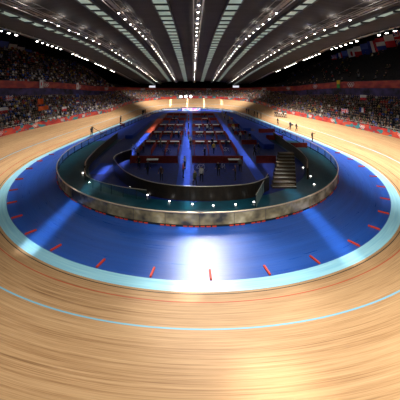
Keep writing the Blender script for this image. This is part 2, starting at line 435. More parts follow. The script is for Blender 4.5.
# lighting gantries and their lamps
GANTRY = [(-23.8, 'leftmost'), (-14.5, 'second from left'), (-7.3, 'third from left'), (.5, 'central'), (8.2, 'third from right'), (15.4, 'second from right'), (25.0, 'rightmost')]
lens_proto = None
def make_lamp():
    r = empty('floodlight', (0, 0, 0))
    h = MB(); h.tube((0, 0, .32), (0, 0, .02), .13, 10, .21); h.box((0, 0, .36), (.08, .08, .12)); h.build('lamp_housing', M_metal, r)
    l = MB(); l.tube((0, 0, .03), (0, 0, -.03), .19, 10, .15); o = l.build('lens', M_lamp, r); o['label'] = 'glowing white lens'
    return r
lamp0 = make_lamp(); used = False
lens_c = [q for q in lamp0.children if q.name.startswith('lens')][0].data.copy(); lens_c.materials[0] = M_lampc
ORD = ['first', 'second', 'third', 'fourth', 'fifth', 'sixth', 'seventh', 'eighth', 'ninth', 'tenth', 'eleventh', 'twelfth', 'thirteenth', 'fourteenth', 'fifteenth', 'sixteenth', 'seventeenth', 'eighteenth', 'nineteenth', 'twentieth']
def nth(k):
    if k < 20: return ORD[k]
    t_, u_ = divmod(k+1, 10); w = {2: 'twent', 3: 'thirt', 4: 'fort', 5: 'fift', 6: 'sixt', 7: 'sevent', 8: 'eight', 9: 'ninet'}[t_]
    return w + 'ieth' if u_ == 0 else w + 'y-' + ORD[u_-1]
def place_lamp(x, y, z, label, group):
    global used
    o = lamp0 if not used else copy_tree(lamp0)
    used = True; o.location = (x, y, z); tag(o, label, 'lamp', group)
    if 'leftmost' not in group and 'rightmost' not in group: o.scale = (.62, .62, .62)
    if 'central' in group:
        c_ = [q for q in o.children if q.name.startswith('lens')][0]; c_.data = lens_c
for x, nm in GANTRY:
    edge = nm in ('leftmost', 'rightmost'); drop = .9 if not edge else .25; hw = (.55 if abs(x) > 12 else .45) if not edge else .14
    g = empty('lighting_gantry', (x, 60, zc(x, 60)-drop))
    tag(g, '%s grey lamp gantry running lengthwise under the dark ceiling' % nm, 'gantry')
    b = MB(); ys = [8 + 3*k for k in range(39)]
    for ya, yb in zip(ys, ys[1:]):
        for sx in (-1, 1):
            b.tube((x+sx*hw, ya, zc(x, ya)-drop), (x+sx*hw, yb, zc(x, yb)-drop), .05, 5)
            if not edge:
                b.tube((x+sx*hw, ya, zc(x, ya)-.25), (x+sx*hw, yb, zc(x, yb)-.25), .04, 5)
                b.tube((x+sx*hw, ya, zc(x, ya)-drop), (x+sx*hw, yb, zc(x, yb)-.25), .03, 4)
    o = b.build('truss', M_steel); o.parent = g; o.matrix_parent_inverse = Matrix.Translation(-g.location)
    b = MB()
    for ya, yb in zip(ys, ys[1:]):
        for dz in (0, .04):
            hp = hw if edge else .16
            b.face([(x-hp, ya, zc(x, ya)-drop+dz), (x+hp, ya, zc(x, ya)-drop+dz), (x+hp, yb, zc(x, yb)-drop+dz), (x-hp, yb, zc(x, yb)-drop+dz)])
        if edge: b.tube((x, ya, zc(x, ya)-drop), (x, ya, zc(x, ya)+.02), .03, 4)
    o = b.build('walkway', M_steel); o.parent = g; o.matrix_parent_inverse = Matrix.Translation(-g.location)
    y = 27.0 if not edge else 31.0; k = 0
    if nm == 'central': y = 24.0
    while y < (112 if not edge else 84):
        step = (2.6 if not edge else 1.5)
        if edge and k % 6 in (4,): step = 5.0
        if not edge and k % 7 == 6: step = 6.5
        place_lamp(x, y, zc(x, y)-drop-(.42 if edge else .26), 'lit floodlight, %s from the front on the %s gantry' % (nth(k), nm), 'floodlights on the %s gantry' % nm)
        y += step; k += 1

# ------------------------------------------------------------------ red markers on the apron
mk = MB(); mk.box((0, 0, .045), (.11, .75, .09)); mk.box((0, 0, .1), (.07, .71, .02))
mk0 = mk.build('foam_marker', M_red); used_mk = False
def place_marker(i, label):
    global used_mk
    o = mk0 if not used_mk else mk0.copy()
    if used_mk: COL.objects.link(o)
    used_mk = True
    p = TP[i % N] - TN[i % N]*1.2; o.location = (p.x, p.y, .004)
    o.rotation_euler = (0, 0, math.atan2(TN[i % N].y, TN[i % N].x) - PI/2)
    tag(o, label, 'marker', 'red foam markers round the blue apron')
i0 = near_idx(.75, 14.0)
place_marker(i0, 'red foam marker in the bright glare at the middle of the near apron')
for k in range(1, 12):
    for sgn, sd in ((1, 'right'), (-1, 'left')):
        place_marker(i0 + sgn*round(3.55*k/TS), 'red foam marker on blue apron, %s to the %s of the middle one' % (nth(k-1), sd))

# ------------------------------------------------------------------ balustrade round the blue/teal edge
def z3(p, z): return Vector((p.x, p.y, z))
fe = empty('balustrade', (AX, 20.3, 0)); tag(fe, 'oval acrylic balustrade with gold handrail between blue apron and teal ring', 'fence')
def part(b, name, m, par, smooth=False):
    o = b.build(name, m, smooth=smooth); o.parent = par; o.matrix_parent_inverse = Matrix.Translation(-par.location); return o
STEP = 6
for i in range(0, N, STEP):
    b = MB()
    for k in range(STEP):
        a, c_ = (i+k) % N, (i+k+1) % N
        pa, pc = FP[a].lerp(FP[c_], .04 if k == 0 else 0), FP[a].lerp(FP[c_], .96 if k == STEP-1 else 1)
        na, nc = FN[a], FN[c_]
        i1, i2 = pa - na*.03, pc - nc*.03
        b.face([z3(pa, .12), z3(pc, .12), z3(pc, 1.0), z3(pa, 1.0)])
    front = FP[(i+STEP//2) % N].y < 29.5
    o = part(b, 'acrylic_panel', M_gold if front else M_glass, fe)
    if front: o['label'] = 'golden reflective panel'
b = MB(); b.path([z3(p, 1.04) for p in FP] + [z3(FP[0], 1.04)], .06, 8); part(b, 'handrail', M_rail, fe, True)
b = MB()
for i in range(0, N, STEP):
    b = MB(); b.box(z3(FP[i]-FN[i]*.05, .5), (.06, .06, 1.0), math.atan2(FN[i].y, FN[i].x)); part(b, 'post', M_metal, fe)
b = MB()
for i in range(N):
    j = (i+1) % N; p, q = FP[i]+FN[i]*.02, FP[j]+FN[j]*.02
    b.face([z3(p, 0), z3(q, 0), z3(q, .15), z3(p, .15)])
part(b, 'kickboard', M_black, fe)
k = 0
for i in range(0, N):
    if FP[i].y < 36 and i % 9 not in (3, 4, 8):
        j = (i+1) % N; b = MB(); b.box(z3((FP[i]+FP[j])/2 + FN[i]*.05, .05), (FS*.7, .05, .07), math.atan2((FP[j]-FP[i]).y, (FP[j]-FP[i]).x))
        o = part(b, 'red_kerb_block', M_red, fe); k += 1

# small white lamps set on the teal ring
wm = MB(); wm.tube((0, 0, 0), (0, 0, .05), .14, 10, .11); 
wm0 = empty('floor_light', (0, 0, 0)); wm.build('base', M_metal, wm0)
l = MB(); l.tube((0, 0, .05), (0, 0, .1), .1, 10, .06); o = l.build('lens', M_flood, wm0); o['label'] = 'glowing white lens'
used_w = False
for k, (x, y, lab) in enumerate([
    (-12.9, 32.2, 'far up the left side near the balustrade'), (-11.0, 29.2, 'on the left side, lower of two'), (-8.4, 31.2, 'left of the dark wall'), (-6.35, 28.0, 'at the left curve of the dark wall'), (-4.3, 25.9, 'at the left front foot of dark wall'),
    (-2.1, 24.55, 'front, left of the light streak'), (-.05, 23.95, 'front centre below the dark wall'), (1.75, 23.7, 'front, just right of centre'), (3.7, 23.9, 'front right at the wall foot'), (5.4, 24.4, 'beside the glass gate'),
    (13.7, 34.2, 'right side at the foot of the slatted wall'), (13.3, 31.1, 'right side nearer than the others'), (12.6, 28.6, 'right side closest to the balustrade')]):
    o = wm0 if not used_w else copy_tree(wm0); used_w = True
    o.location = (x, y, 0); tag(o, 'small white floor light on teal ring, ' + lab, 'lamp', 'floor lights on the teal ring')

# ------------------------------------------------------------------ pit walls
def wall_along(pts, h, m, name, label, railm=M_railw, th=.14, mat2=None, slats=0):
    e = empty(name, (pts[0][0], pts[0][1], 0)); tag(e, label, 'wall')
    b = MB(); P = [Vector(p) for p in pts]; nn = []
    for i in range(len(P)):
        d = (P[min(i+1, len(P)-1)] - P[max(i-1, 0)]).normalized(); nn.append(Vector((d.y, -d.x)))
    A = [p + n*th/2 for p, n in zip(P, nn)]; B = [p - n*th/2 for p, n in zip(P, nn)]
    for i in range(len(P)-1):
        b.face([z3(A[i], 0), z3(A[i+1], 0), z3(A[i+1], h), z3(A[i], h)]); b.face([z3(B[i+1], 0), z3(B[i], 0), z3(B[i], h), z3(B[i+1], h)])
        b.face([z3(A[i], h), z3(A[i+1], h), z3(B[i+1], h), z3(B[i], h)])
    for i in (0, -1): b.face([z3(A[i], 0), z3(A[i], h), z3(B[i], h), z3(B[i], 0)])
    part(b, 'panel', m, e)
    b = MB(); b.path([z3(p, h+.03) for p in P], .03); part(b, 'top_rail', railm, e, True)
    if slats:
        b = MB()
        for k in range(slats):
            z = .08 + (h-.12)*k/(slats-1)
            for s_ in (A, B): b.path([z3(p, z) for p in s_], .04, 5)
        part(b, 'slats', mat2 or M_brown, e).name = 'slat_cladding'
    return e
def spline(pts, n=8):
    P = [Vector(p) for p in pts]; out = []
    for i in range(len(P)-1):
        p0, p1, p2, p3 = P[max(i-1, 0)], P[i], P[i+1], P[min(i+2, len(P)-1)]
        for q in range(n):
            u = q/n; out.append(.5*((2*p1)+(p2-p0)*u+(2*p0-5*p1+4*p2-p3)*u*u+(3*p1-p0-3*p2+p3)*u**3))
    return out + [P[-1]]
fw = spline([(-8.6, 38.3), (-9.6, 36.6), (-9.9, 34.4), (-8.6, 31.4), (-6.7, 28.4), (-4.4, 26.2), (-2, 25.1), (.5, 24.75), (3.2, 24.9), (5.6, 25.6), (7.5, 27.3)])
wall_along(fw, 1.28, M_dark, 'pit_wall', 'dark brown curved wall with thin pale rail round the front of the pit')
lw = spline([(-14.3, 52), (-14.0, 44), (-13.6, 38), (-13.0, 33.5), (-12.3, 31.3)])
wall_along(lw, 1.15, M_dark, 'pit_wall', 'dark slatted curved wall on the left between teal ring and blue floor', slats=6)
rw = spline([(15.2, 52), (14.9, 44), (14.7, 38), (14.0, 33.8), (12.6, 30.2)])
wall_along(rw, 1.25, M_dark, 'pit_wall', 'dark slatted curved wall on the right between teal ring and stairs', slats=7)
# low acrylic return on the left, glass gate on the right
def glass_run(pts, h, label, cat, name):
    e = empty(name, (*pts[0], 0)); tag(e, label, cat)
    b = MB(); P = [Vector(p) for p in pts]
    for a, c_ in zip(P, P[1:]): b.face([z3(a, .05), z3(c_, .05), z3(c_, h), z3(a, h)])
    part(b, 'glass_panel', M_glass if cat == 'rail' else M_frost, e)
    b = MB(); b.path([z3(p, h+.02) for p in P], .03); part(b, 'top_rail', M_railw, e, True)
    for p in P[::4] + ([P[-1]] if (len(P)-1) % 4 else []):
        b = MB(); b.tube(z3(p, 0), z3(p, h), .025, 6); part(b, 'post', M_metal, e)
glass_run(spline([(-12.3, 31.2), (-11.0, 28.6), (-9.0, 26.9), (-6.5, 25.6), (-4.2, 24.9)]), .9, 'curved clear glass rail on the left front edge of the teal ring', 'rail', 'glass_rail')
glass_run([Vector((5.3, 23.2)).lerp(Vector((7.8, 28.6)), k/8) for k in range(9)], 1.15, 'slanting pale green glass screen beside the brown stairs', 'screen', 'glass_screen')
# brown stepped stand on the right
e = empty('timber_steps', (10.8, 30.5, 0)); tag(e, 'broad flight of brown timber steps on the right of the pit', 'stairs')
for k in range(10):
    y = 27.6 + .75*k; xl, xr = 8.0 + .31*k, 10.4 + .25*k
    b = MB(); b.box(((xl+xr)/2, y+.37, .09*(k+1)), (xr-xl, .74, .18*(k+1))); part(b, 'step', M_brown, e)
    if k % 1 == 0:
        b = MB(); b.box(((xl+xr)/2, y+.03, .18*(k+1)+.012), (xr-xl, .07, .025)); part(b, 'nosing', M_railw if False else M_steel, e)
# red hurdle gate over the teal ring at the right, red boards behind
def barrier(c_, d, rz, label, m=M_maroon, name='partition_board', cat='partition'):
    e = empty(name, (c_[0], c_[1], 0), rz); tag(e, label, cat)
    b = MB(); b.box((0, 0, d[2]/2+.06), (d[0], .05, d[2]-.06)); b.build('cloth_panel', m, e)
    b = MB(); b.box((0, 0, d[2]+.02), (d[0]+.06, .07, .05)); 
    for s_ in (-1, 1): b.box((s_*(d[0]/2), 0, d[2]/2), (.06, .07, d[2]))
    b.build('frame', M_red if m is M_orangerug else M_maroon, e)
    for s_ in (-1, 1):
        b = MB(); b.box((s_*(d[0]/2-.1), 0, .02), (.08, .5, .04)); b.build('foot', M_black, e)
    return e
M_redb = noisy('red_barrier_cloth', (.30,.018,.012), (.42,.03,.018), 2, .6)
barrier((16.8, 44.6), (3.4, 1, .8), .02, 'long low red barrier across the teal ring on the right', M_redb)
barrier((15.0, 50.5), (3.0, 1, .9), -.05, 'red barrier board behind the long low one at right', M_redb)
barrier((15.4, 57.5), (3.4, 1, .9), .08, 'red barrier board farthest up the right side', M_redb)
barrier((-17.0, 66), (.9, 1, .8), .1, 'small dark red board by the left infield edge', M_redb)

# ------------------------------------------------------------------ pit: carpet, painted light stripes, partitions, tables
def floor_strip(x0, x1, y0, y1, m, label):
    b = MB(); b.box(((x0+x1)/2, (y0+y1)/2, .012), (x1-x0, y1-y0, .016)); tag(b.build('carpet_and_light_stripe', m), label, 'carpet')
floor_strip(-1.75, -.35, 27, 100, M_brightblue, 'bright blue painted stripe of light down the middle of the pit')  # bright blue strips paint the daylight stripes onto the pit floor
floor_strip(-9.9, -8.6, 39, 57.4, M_brightblue, 'bright blue painted stripe of light up the left of the pit')
floor_strip(-10.3, -8.4, 58, 80, M_orangerug, 'orange red carpet strip beyond the left blue light stripe')
floor_strip(6.9, 8.0, 30, 92, M_brightblue, 'bright blue painted stripe of light up the right of the pit')
floor_strip(-12.1, -10.3, 31.9, 36.2, M_brightblue, 'bright blue painted pool of light in the left opening of the ring')  # beam of light on the blue floor, painted as a bright strip
def plinth(x0, x1, y0, y1, h, label):
    e = empty('blue_plinth', ((x0+x1)/2, (y0+y1)/2, 0)); tag(e, label, 'platform')
    b = MB(); b.box((0, 0, h/2), (x1-x0, y1-y0, h)); b.build('body', M_brightblue, e)
    b = MB(); b.box((0, 0, h+.015), (x1-x0+.06, y1-y0+.06, .03)); b.build('top', M_brightblue, e)
plinth(11.3, 13.0, 44, 56, .7, 'long bright blue platform beside the right pens')
plinth(-12.8, -11.4, 52, 74, .6, 'long blue platform beside the orange carpet')
plinth(11.0, 12.6, 60, 76, .6, 'far blue platform on the right of the pit')
ROWY = [36, 46.8, 55.5, 65, 76, 87]
rown = ['front', 'second', 'third', 'fourth', 'fifth', 'back']
for r, y in enumerate(ROWY):
    for bn, (x0, x1) in (('left of the middle light stripe', (-8.2, -2.0)), ('right of the middle light stripe', (-.1, 6.5)), ('beyond the right light stripe', (8.3, 10.8))):
        if r >= 4 and bn.startswith('beyond'): continue
        barrier(((x0+x1)/2, y), (x1-x0, 1, .8 if r else 1.0), 0, 'dark red cross partition of the %s pen row, %s' % (rown[r], bn))
for r in range(5):
    ya, yb = ROWY[r], ROWY[r+1]
    for k, x in enumerate((-8.1, -6.1, -4.1, -2.2, .2, 2.3, 4.4, 6.4)):
        L = (yb-ya)*.5
        barrier((x, yb - 1.3 - L/2), (L, 1, .85), PI/2, 'dark red side partition, %s from left, behind the %s cross row' % (nth(k), rown[r]))
def make_table():
    e = empty('folding_table', (0, 0, 0))
    b = MB(); b.box((0, 0, .74), (1.5, .7, .04)); b.build('table_top', M_white, e)
    for sx in (-1, 1):
        b = MB()
        for sy in (-1, 1): b.tube((sx*.6, sy*.28, 0), (sx*.6, sy*.28, .72), .02, 6)
        b.tube((sx*.6, -.28, .2), (sx*.6, .28, .2), .015, 6); b.build('leg_frame', M_metal, e)
    return e
tb0 = make_table(); used_t = False
def place_table(x, y, rz, label):
    global used_t
    o = tb0 if not used_t else copy_tree(tb0); used_t = True
    o.location = (x, y, .003); o.rotation_euler = (0, 0, rz); tag(o, label, 'table', 'white folding tables in the pens')
k = 0
for r, xs in ((0, (-5.2, 5.2)), (1, (-7.1, -5.1, -3.1, 1.25, 3.35, 5.4)), (2, (-7.1, -5.1, -3.2, 1.3, 3.4, 5.4)), (3, (-7.0, -5.1, -3.1, 1.3, 3.3, 5.3)), (4, (-5.0, 3.3))):
    for q, x in enumerate(xs):
        place_table(x + random.uniform(-.1, .1), ROWY[r] - .62, random.uniform(-.05, .05), 'white folding table before the %s cross row, %s from the left' % (rown[r], nth(q)))
def make_chair():
    e = empty('folding_chair', (0, 0, 0))
    b = MB(); b.box((0, 0, .45), (.42, .40, .04)); b.build('seat', M_black, e)
    b = MB(); b.box((0, .2, .72), (.40, .03, .26), 0, -.12); b.build('backrest', M_black, e)
    for sx in (-1, 1):
        b = MB(); b.tube((sx*.2, -.2, 0), (sx*.2, .16, .46), .013, 6); b.build('leg', M_metal, e)
        b = MB(); b.tube((sx*.2, .24, 0), (sx*.2, .1, .45), .013, 6); b.tube((sx*.2, .17, .4), (sx*.2, .22, .86), .013, 6); b.build('leg', M_metal, e)
    return e
def make_case():
    e = empty('equipment_case', (0, 0, 0))
    b = MB(); b.box((0, 0, .34), (.9, .6, .56)); b.build('body', M_black, e)
    b = MB(); b.box((0, 0, .66), (.92, .62, .09)); b.build('lid', M_metal, e)
    for sx in (-1, 1):
        for sy in (-1, 1):
            b = MB(); b.tube((sx*.36-.02, sy*.22, .035), (sx*.36+.02, sy*.22, .035), .035, 8); b.build('wheel', M_metal, e)
    return e
ch0, ca0 = make_chair(), make_case(); uc = {ch0: False, ca0: False}
clutter = []
def drop(proto, x, y, rz, label, cat, group):
    o = proto if not uc[proto] else copy_tree(proto); uc[proto] = True
    o.location = (x, y, .003); o.rotation_euler = (0, 0, rz); tag(o, label, cat, group); clutter.append((x, y))
for r, xs in ((1, (-6.6, -4.6, -2.7, 1.7, 3.8, 5.9)), (2, (-6.6, -4.6, -2.7, 1.8, 3.9, 5.8)), (3, (-6.5, -4.6, 1.8, 3.8))):
    for q, x in enumerate(xs): drop(ch0, x-.2, ROWY[r]-1.5, random.uniform(2.6, 3.6), 'black folding chair at the tables before the %s cross row, %s from left' % (rown[r], nth(q)), 'chair', 'folding chairs at the pit tables')
for r, xs in ((0, (-7.3, -3.2, 1.0, 3.2)), (1, (-7.3, 4.9)), (2, (-3.0, 1.0)), (3, (-7.2, 5.6))):
    for q, x in enumerate(xs): drop(ca0, x, ROWY[r]+.6, random.uniform(-.2, .2), 'black wheeled equipment case behind the %s cross row, %s from left' % (rown[r], nth(q)), 'case', 'equipment cases in the pens')
# far screens, scoreboards
def screen(c_, w, h, z, rz, m, label, name='screen'):
    e = empty(name, (c_[0], c_[1], 0), rz); tag(e, label, 'screen')
    b = MB(); b.box((0, .1, z+h/2), (w+.3, .18, h+.3)); b.build('casing', M_black, e)
    b = MB(); b.box((0, 0, z+h/2), (w, .03, h)); o = b.build('lit_face', m, e); o['label'] = 'glowing face'
    b = MB()
    for s_ in (-1, 1): b.tube((s_*w*.35, .1, 0), (s_*w*.35, .1, z), .06, 6)
    b.build('stand', M_metal, e)
screen((-.6, 99), 6.6, 1.1, .25, 0, M_screen, 'wide low screen glowing pink and white at the far end of infield')
screen((-8.4, 99.5), 5.5, .5, .5, .12, M_wscreen, 'thin pale lit panel left of the pink screen')
for sx, w in ((-1, 'left'), (1, 'right')):
    e = empty('scoreboard', (AX + sx*19.3, 127, 0), -sx*.25); tag(e, 'white lit scoreboard hanging at the far %s corner' % w, 'scoreboard')
    b = MB(); b.box((0, .15, 8.2), (3.2, .25, 2.2)); b.build('casing', M_black, e)
    b = MB(); b.box((0, 0, 8.2), (2.8, .05, 1.7)); b.build('lit_face', M_wscreen, e)
    b = MB()
    for s_ in (-1, 1): b.tube((s_*1.2, .15, 9.2), (s_*1.2, .15, 30), .04, 6)
    b.build('hanger', M_metal, e)
# bright white lamps on the far bank rim
ff = near_idx(-2, 111.5)
for k, q in enumerate((-4, 0, 4)):
    p = out_pt(ff - q//2*1, -.55, 0); i = ff + round((-1.35 + 1.35*k)/TS*-1)
    r = track_pt(i, lerp(WIDTH, TP[i].y) - .35)
    e = empty('flood_lamp', r); tag(e, 'dazzling white flood lamp on the far bank rim, %s of three' % ('left', 'middle', 'right')[k], 'lamp')
    b = MB(); b.tube((0, 0, 0), (0, 0, .55), .04, 6); b.box((0, 0, .02), (.4, .4, .04)); b.build('stand', M_metal, e)
    b = MB(); b.box((0, .06, 1.05), (1.05, .16, .98)); b.build('lamp_housing', M_metal, e)
    b = MB(); b.tube((0, 0, 1.05), (0, -.1, 1.05), .52, 16, .47); o = b.build('lens', M_flood, e); o['label'] = 'glowing round lens'

# ------------------------------------------------------------------ people
M_skin = noisy('skin_tone', (.42,.24,.16), (.5,.3,.2), 3, .6)
M_hair = mat('dark_hair', (.03,.02,.014), .7)
CLO = {'white': (.62,.62,.6), 'dark navy': (.015,.02,.06), 'black': (.012,.012,.014), 'red': (.42,.03,.025), 'blue': (.03,.10,.42), 'grey': (.18,.18,.18), 'yellow': (.55,.38,.04), 'olive green': (.05,.06,.025), 'brown': (.09,.05,.03)}
M_cl = {k: mat(k.replace(' ', '_') + '_clothing', v, .8) for k, v in CLO.items()}
M_shoe = mat('black_shoe', (.01,.01,.01), .5)

def skin_figure(name, J, bones, mats, subdiv=1):
    """J: joint -> (x,y,z,radius); bones: (a, b, material index); grown into one continuous body"""
    names = list(J); ix = {n: i for i, n in enumerate(names)}
    me = bpy.data.meshes.new(name)
    me.from_pydata([J[n][:3] for n in names], [(ix[a], ix[b]) for a, b, _ in bones], [])
    o = bpy.data.objects.new(name, me); COL.objects.link(o)
    md = o.modifiers.new('s', 'SKIN'); md.use_smooth_shade = True
    for i, n in enumerate(names):
        sv = me.skin_vertices[0].data[i]; r = J[n][3]
        sv.radius = (r, r) if not isinstance(r, tuple) else r
        sv.use_root = (n == 'pelvis')
    if subdiv: md2 = o.modifiers.new('d', 'SUBSURF'); md2.levels = subdiv; md2.render_levels = subdiv
    dg = bpy.context.evaluated_depsgraph_get(); ev = o.evaluated_get(dg)
    out = bpy.data.meshes.new_from_object(ev)
    bpy.data.objects.remove(o); bpy.data.meshes.remove(me)
    segs = [(Vector(J[a][:3]), Vector(J[b][:3]), m) for a, b, m in bones]
    hc = Vector(J['crown'][:3]); hb = Vector(J['skull'][:3])
    out.materials.clear()
    for m in mats: out.materials.append(m)
    mi = []
    for p in out.polygons:
        c_ = p.center; best = (1e9, 0)
        for a, d, m in segs:
            ab = d-a; t_ = max(0, min(1, (c_-a).dot(ab)/max(ab.length_squared, 1e-9))); q = (c_-(a+ab*t_)).length
            if q < best[0]: best = (q, m)
        m = best[1]
        if m == 2 and (c_-hb).length < .22 and (c_.z > hc.z + .0 or (c_.y > hb.y + .045 and c_.z > hb.z - .03)): m = 3
        mi.append(m)
    out.polygons.foreach_set('material_index', mi)
    out.polygons.foreach_set('use_smooth', [True]*len(mi)); out.update()
    return out
# material slots: 0 top, 1 trousers, 2 skin, 3 hair, 4 shoes
def hand(J, B, s, w, d, up=Vector((0, 0, 1)), key=''):
    w, d = Vector(w), Vector(d).normalized(); side = d.cross(up).normalized() if d.cross(up).length > .1 else Vector((1, 0, 0))
    palm = w + d*.07; J['palm'+key] = (*palm, .026); B.append(('wr'+key, 'palm'+key, 2))
    for q, (off, ln) in enumerate(((-.03, .07), (-.01, .085), (.011, .08), (.031, .062))):
        a = palm + side*off + d*.035; e_ = a + d*ln*.6 + Vector((0, -.01, -.008)); g = e_ + d*ln*.4 + Vector((0, -.018, -.012))
        for n_, p_, r_ in (('a', a, .0095), ('b', e_, .009), ('c', g, .008)): J['f%d%s%s' % (q, n_, key)] = (*p_, r_)
        B += [('palm'+key, 'f%da%s' % (q, key), 2), ('f%da%s' % (q, key), 'f%db%s' % (q, key), 2), ('f%db%s' % (q, key), 'f%dc%s' % (q, key), 2)]
    a = w + d*.04 - side*.045*s; e_ = a + d*.05 - side*.015*s
    J['ta'+key] = (*a, .011); J['tb'+key] = (*e_, .009); B += [('palm'+key, 'ta'+key, 2), ('ta'+key, 'tb'+key, 2)]
def standing(pose):
    lean = .12 if pose == 'lean' else 0
    J = {'pelvis': (0, 0, .96, (.15, .11)), 'belly': (0, -lean*.3, 1.13, (.14, .10)), 'chest': (0, -lean, 1.36, (.17, .115)), 'neck': (0, -lean*1.2, 1.5, .058),
         'skull': (0, -.02-lean*1.4, 1.60, (.078, .09)), 'crown': (0, -.005-lean*1.45, 1.69, (.075, .088)), 'nose': (0, -.115-lean*1.4, 1.615, .014)}
    B = [('pelvis', 'belly', 0), ('belly', 'chest', 0), ('chest', 'neck', 0), ('neck', 'skull', 2), ('skull', 'crown', 2), ('skull', 'nose', 2)]
    for s, key in ((1, '+'), (-1, '-')):
        st = .16 if pose == 'walk' else 0.0
        J['hip'+key] = (s*.09, 0, .88, .095); J['knee'+key] = (s*.1, -.03 - s*st, .5, .065); J['ank'+key] = (s*.11, .03 - s*st*1.1, .09, .042); J['toe'+key] = (s*.12, -.15 - s*st*1.1, .04, .038)
        B += [('pelvis', 'hip'+key, 1), ('hip'+key, 'knee'+key, 1), ('knee'+key, 'ank'+key, 1), ('ank'+key, 'toe'+key, 4)]
        J['sh'+key] = (s*.19, -lean*1.05, 1.43, .06)
        if pose == 'reach' and s > 0: el, wr, d = (s*.3, -.2, 1.36), (s*.24, -.42, 1.52), (0, -.7, .7)
        elif pose == 'lean': el, wr, d = (s*.27, -.1, 1.14), (s*.2, -.36, 1.05), (0, -1, -.2)
        elif pose == 'folded': el, wr, d = (s*.27, -.02, 1.13), (s*.02, -.22, 1.2), (-s, -.1, .1)
        else: el, wr, d = (s*.26, .02 + s*st*.5, 1.15), (s*.27, -.06 + s*st, .9), (0, -.15, -1)
        J['el'+key] = (*el, .044); J['wr'+key] = (*wr, .03)
        B += [('chest', 'sh'+key, 0), ('sh'+key, 'el'+key, 0), ('el'+key, 'wr'+key, 0)]
        hand(J, B, s, wr, d, Vector((0, 1, 0)) if abs(Vector(d).normalized().z) > .8 else Vector((0, 0, 1)), key)
    return J, B
def seated(pose, fingers=True):
    J = {'pelvis': (0, .08, .53, (.15, .12)), 'belly': (0, .05, .70, (.14, .11)), 'chest': (0, .03, .93, (.175, .12)), 'neck': (0, .02, 1.07, .058),
         'skull': (0, -.01, 1.17, (.078, .09)), 'crown': (0, .005, 1.26, (.075, .088)), 'nose': (0, -.105, 1.18, .014)}
    B = [('pelvis', 'belly', 0), ('belly', 'chest', 0), ('chest', 'neck', 0), ('neck', 'skull', 2), ('skull', 'crown', 2), ('skull', 'nose', 2)]
    for s, key in ((1, '+'), (-1, '-')):
        J['hip'+key] = (s*.1, 0, .5, .095); J['knee'+key] = (s*.12, -.34, .5, .066); J['ank'+key] = (s*.12, -.32, .09, .042); J['toe'+key] = (s*.13, -.48, .04, .038)
        B += [('pelvis', 'hip'+key, 1), ('hip'+key, 'knee'+key, 1), ('knee'+key, 'ank'+key, 1), ('ank'+key, 'toe'+key, 4)]
        J['sh'+key] = (s*.19, .03, 1.0, .06)
        if pose == 'cheer': el, wr, d = (s*.32, -.04, 1.2), (s*.28, -.08, 1.45), (0, -.1, 1)
        elif pose == 'clap': el, wr, d = (s*.27, -.1, .78), (s*.06, -.33, .92), (-s*.2, -.6, .6)
        else: el, wr, d = (s*.26, -.02, .72), (s*.15, -.24, .6), (0, -1, -.1)
        J['el'+key] = (*el, .044); J['wr'+key] = (*wr, .03)
        B += [('chest', 'sh'+key, 0), ('sh'+key, 'el'+key, 0), ('el'+key, 'wr'+key, 0)]
        if fingers: hand(J, B, s, wr, d, Vector((0, 1, 0)) if abs(Vector(d).normalized().z) > .8 else Vector((0, 0, 1)), key)
        else: J['palm'+key] = (*(Vector(wr)+Vector(d).normalized()*.12), .03); B.append(('wr'+key, 'palm'+key, 2))
    return J, B
BODY = {}
def body(kind, pose, top, bottom):
    k = (kind, pose, top, bottom)
    if k not in BODY:
        base = (kind, pose)
        if base not in BODY:
            J, B = standing(pose) if kind == 'stand' else seated(pose) if kind == 'sit' else rider()
            BODY[base] = skin_figure('person_body', J, B, [M_cl['grey'], M_cl['black'], M_skin, M_hair, M_shoe])
        me = BODY[base].copy(); me.materials[0] = M_cl[top]; me.materials[1] = M_cl[bottom]; BODY[k] = me
    return BODY[k]
def person(kind, pose, top, bottom, loc, rz, label, group=None, sc=1.0):
    o = bpy.data.objects.new('person', body(kind, pose, top, bottom)); COL.objects.link(o)
    o.location = loc; o.rotation_euler = (0, 0, rz); o.scale = (sc, sc, sc)
    return tag(o, label, 'person', group)
def rider():
    J = {'pelvis': (0, .30, 1.0, (.14, .12)), 'belly': (0, .12, 1.12, (.13, .11)), 'chest': (0, -.10, 1.2, (.165, .12)), 'neck': (0, -.26, 1.25, .055),
         'skull': (0, -.36, 1.3, (.078, .09)), 'crown': (0, -.36, 1.39, (.082, .1)), 'nose': (0, -.45, 1.28, .014)}
    B = [('pelvis', 'belly', 0), ('belly', 'chest', 0), ('chest', 'neck', 0), ('neck', 'skull', 2), ('skull', 'crown', 2), ('skull', 'nose', 2)]
    for s, key in ((1, '+'), (-1, '-')):
        J['hip'+key] = (s*.09, .24, .94, .09); J['knee'+key] = (s*.1, -.06, .72 if s > 0 else .58, .064); J['ank'+key] = (s*.11, .06 if s > 0 else .1, .38 if s > 0 else .22, .04); J['toe'+key] = (s*.11, -.1, .34 if s > 0 else .17, .036)
        B += [('pelvis', 'hip'+key, 1), ('hip'+key, 'knee'+key, 1), ('knee'+key, 'ank'+key, 2), ('ank'+key, 'toe'+key, 4)]
        J['sh'+key] = (s*.18, -.14, 1.2, .058); J['el'+key] = (s*.2, -.36, 1.0, .042); J['wr'+key] = (s*.17, -.56, .96, .03)
        B += [('chest', 'sh'+key, 0), ('sh'+key, 'el'+key, 0), ('el'+key, 'wr'+key, 2)]
        hand(J, B, s, (s*.17, -.56, .96), (0, -1, -.15), Vector((0, 0, 1)), key)
    return J, B

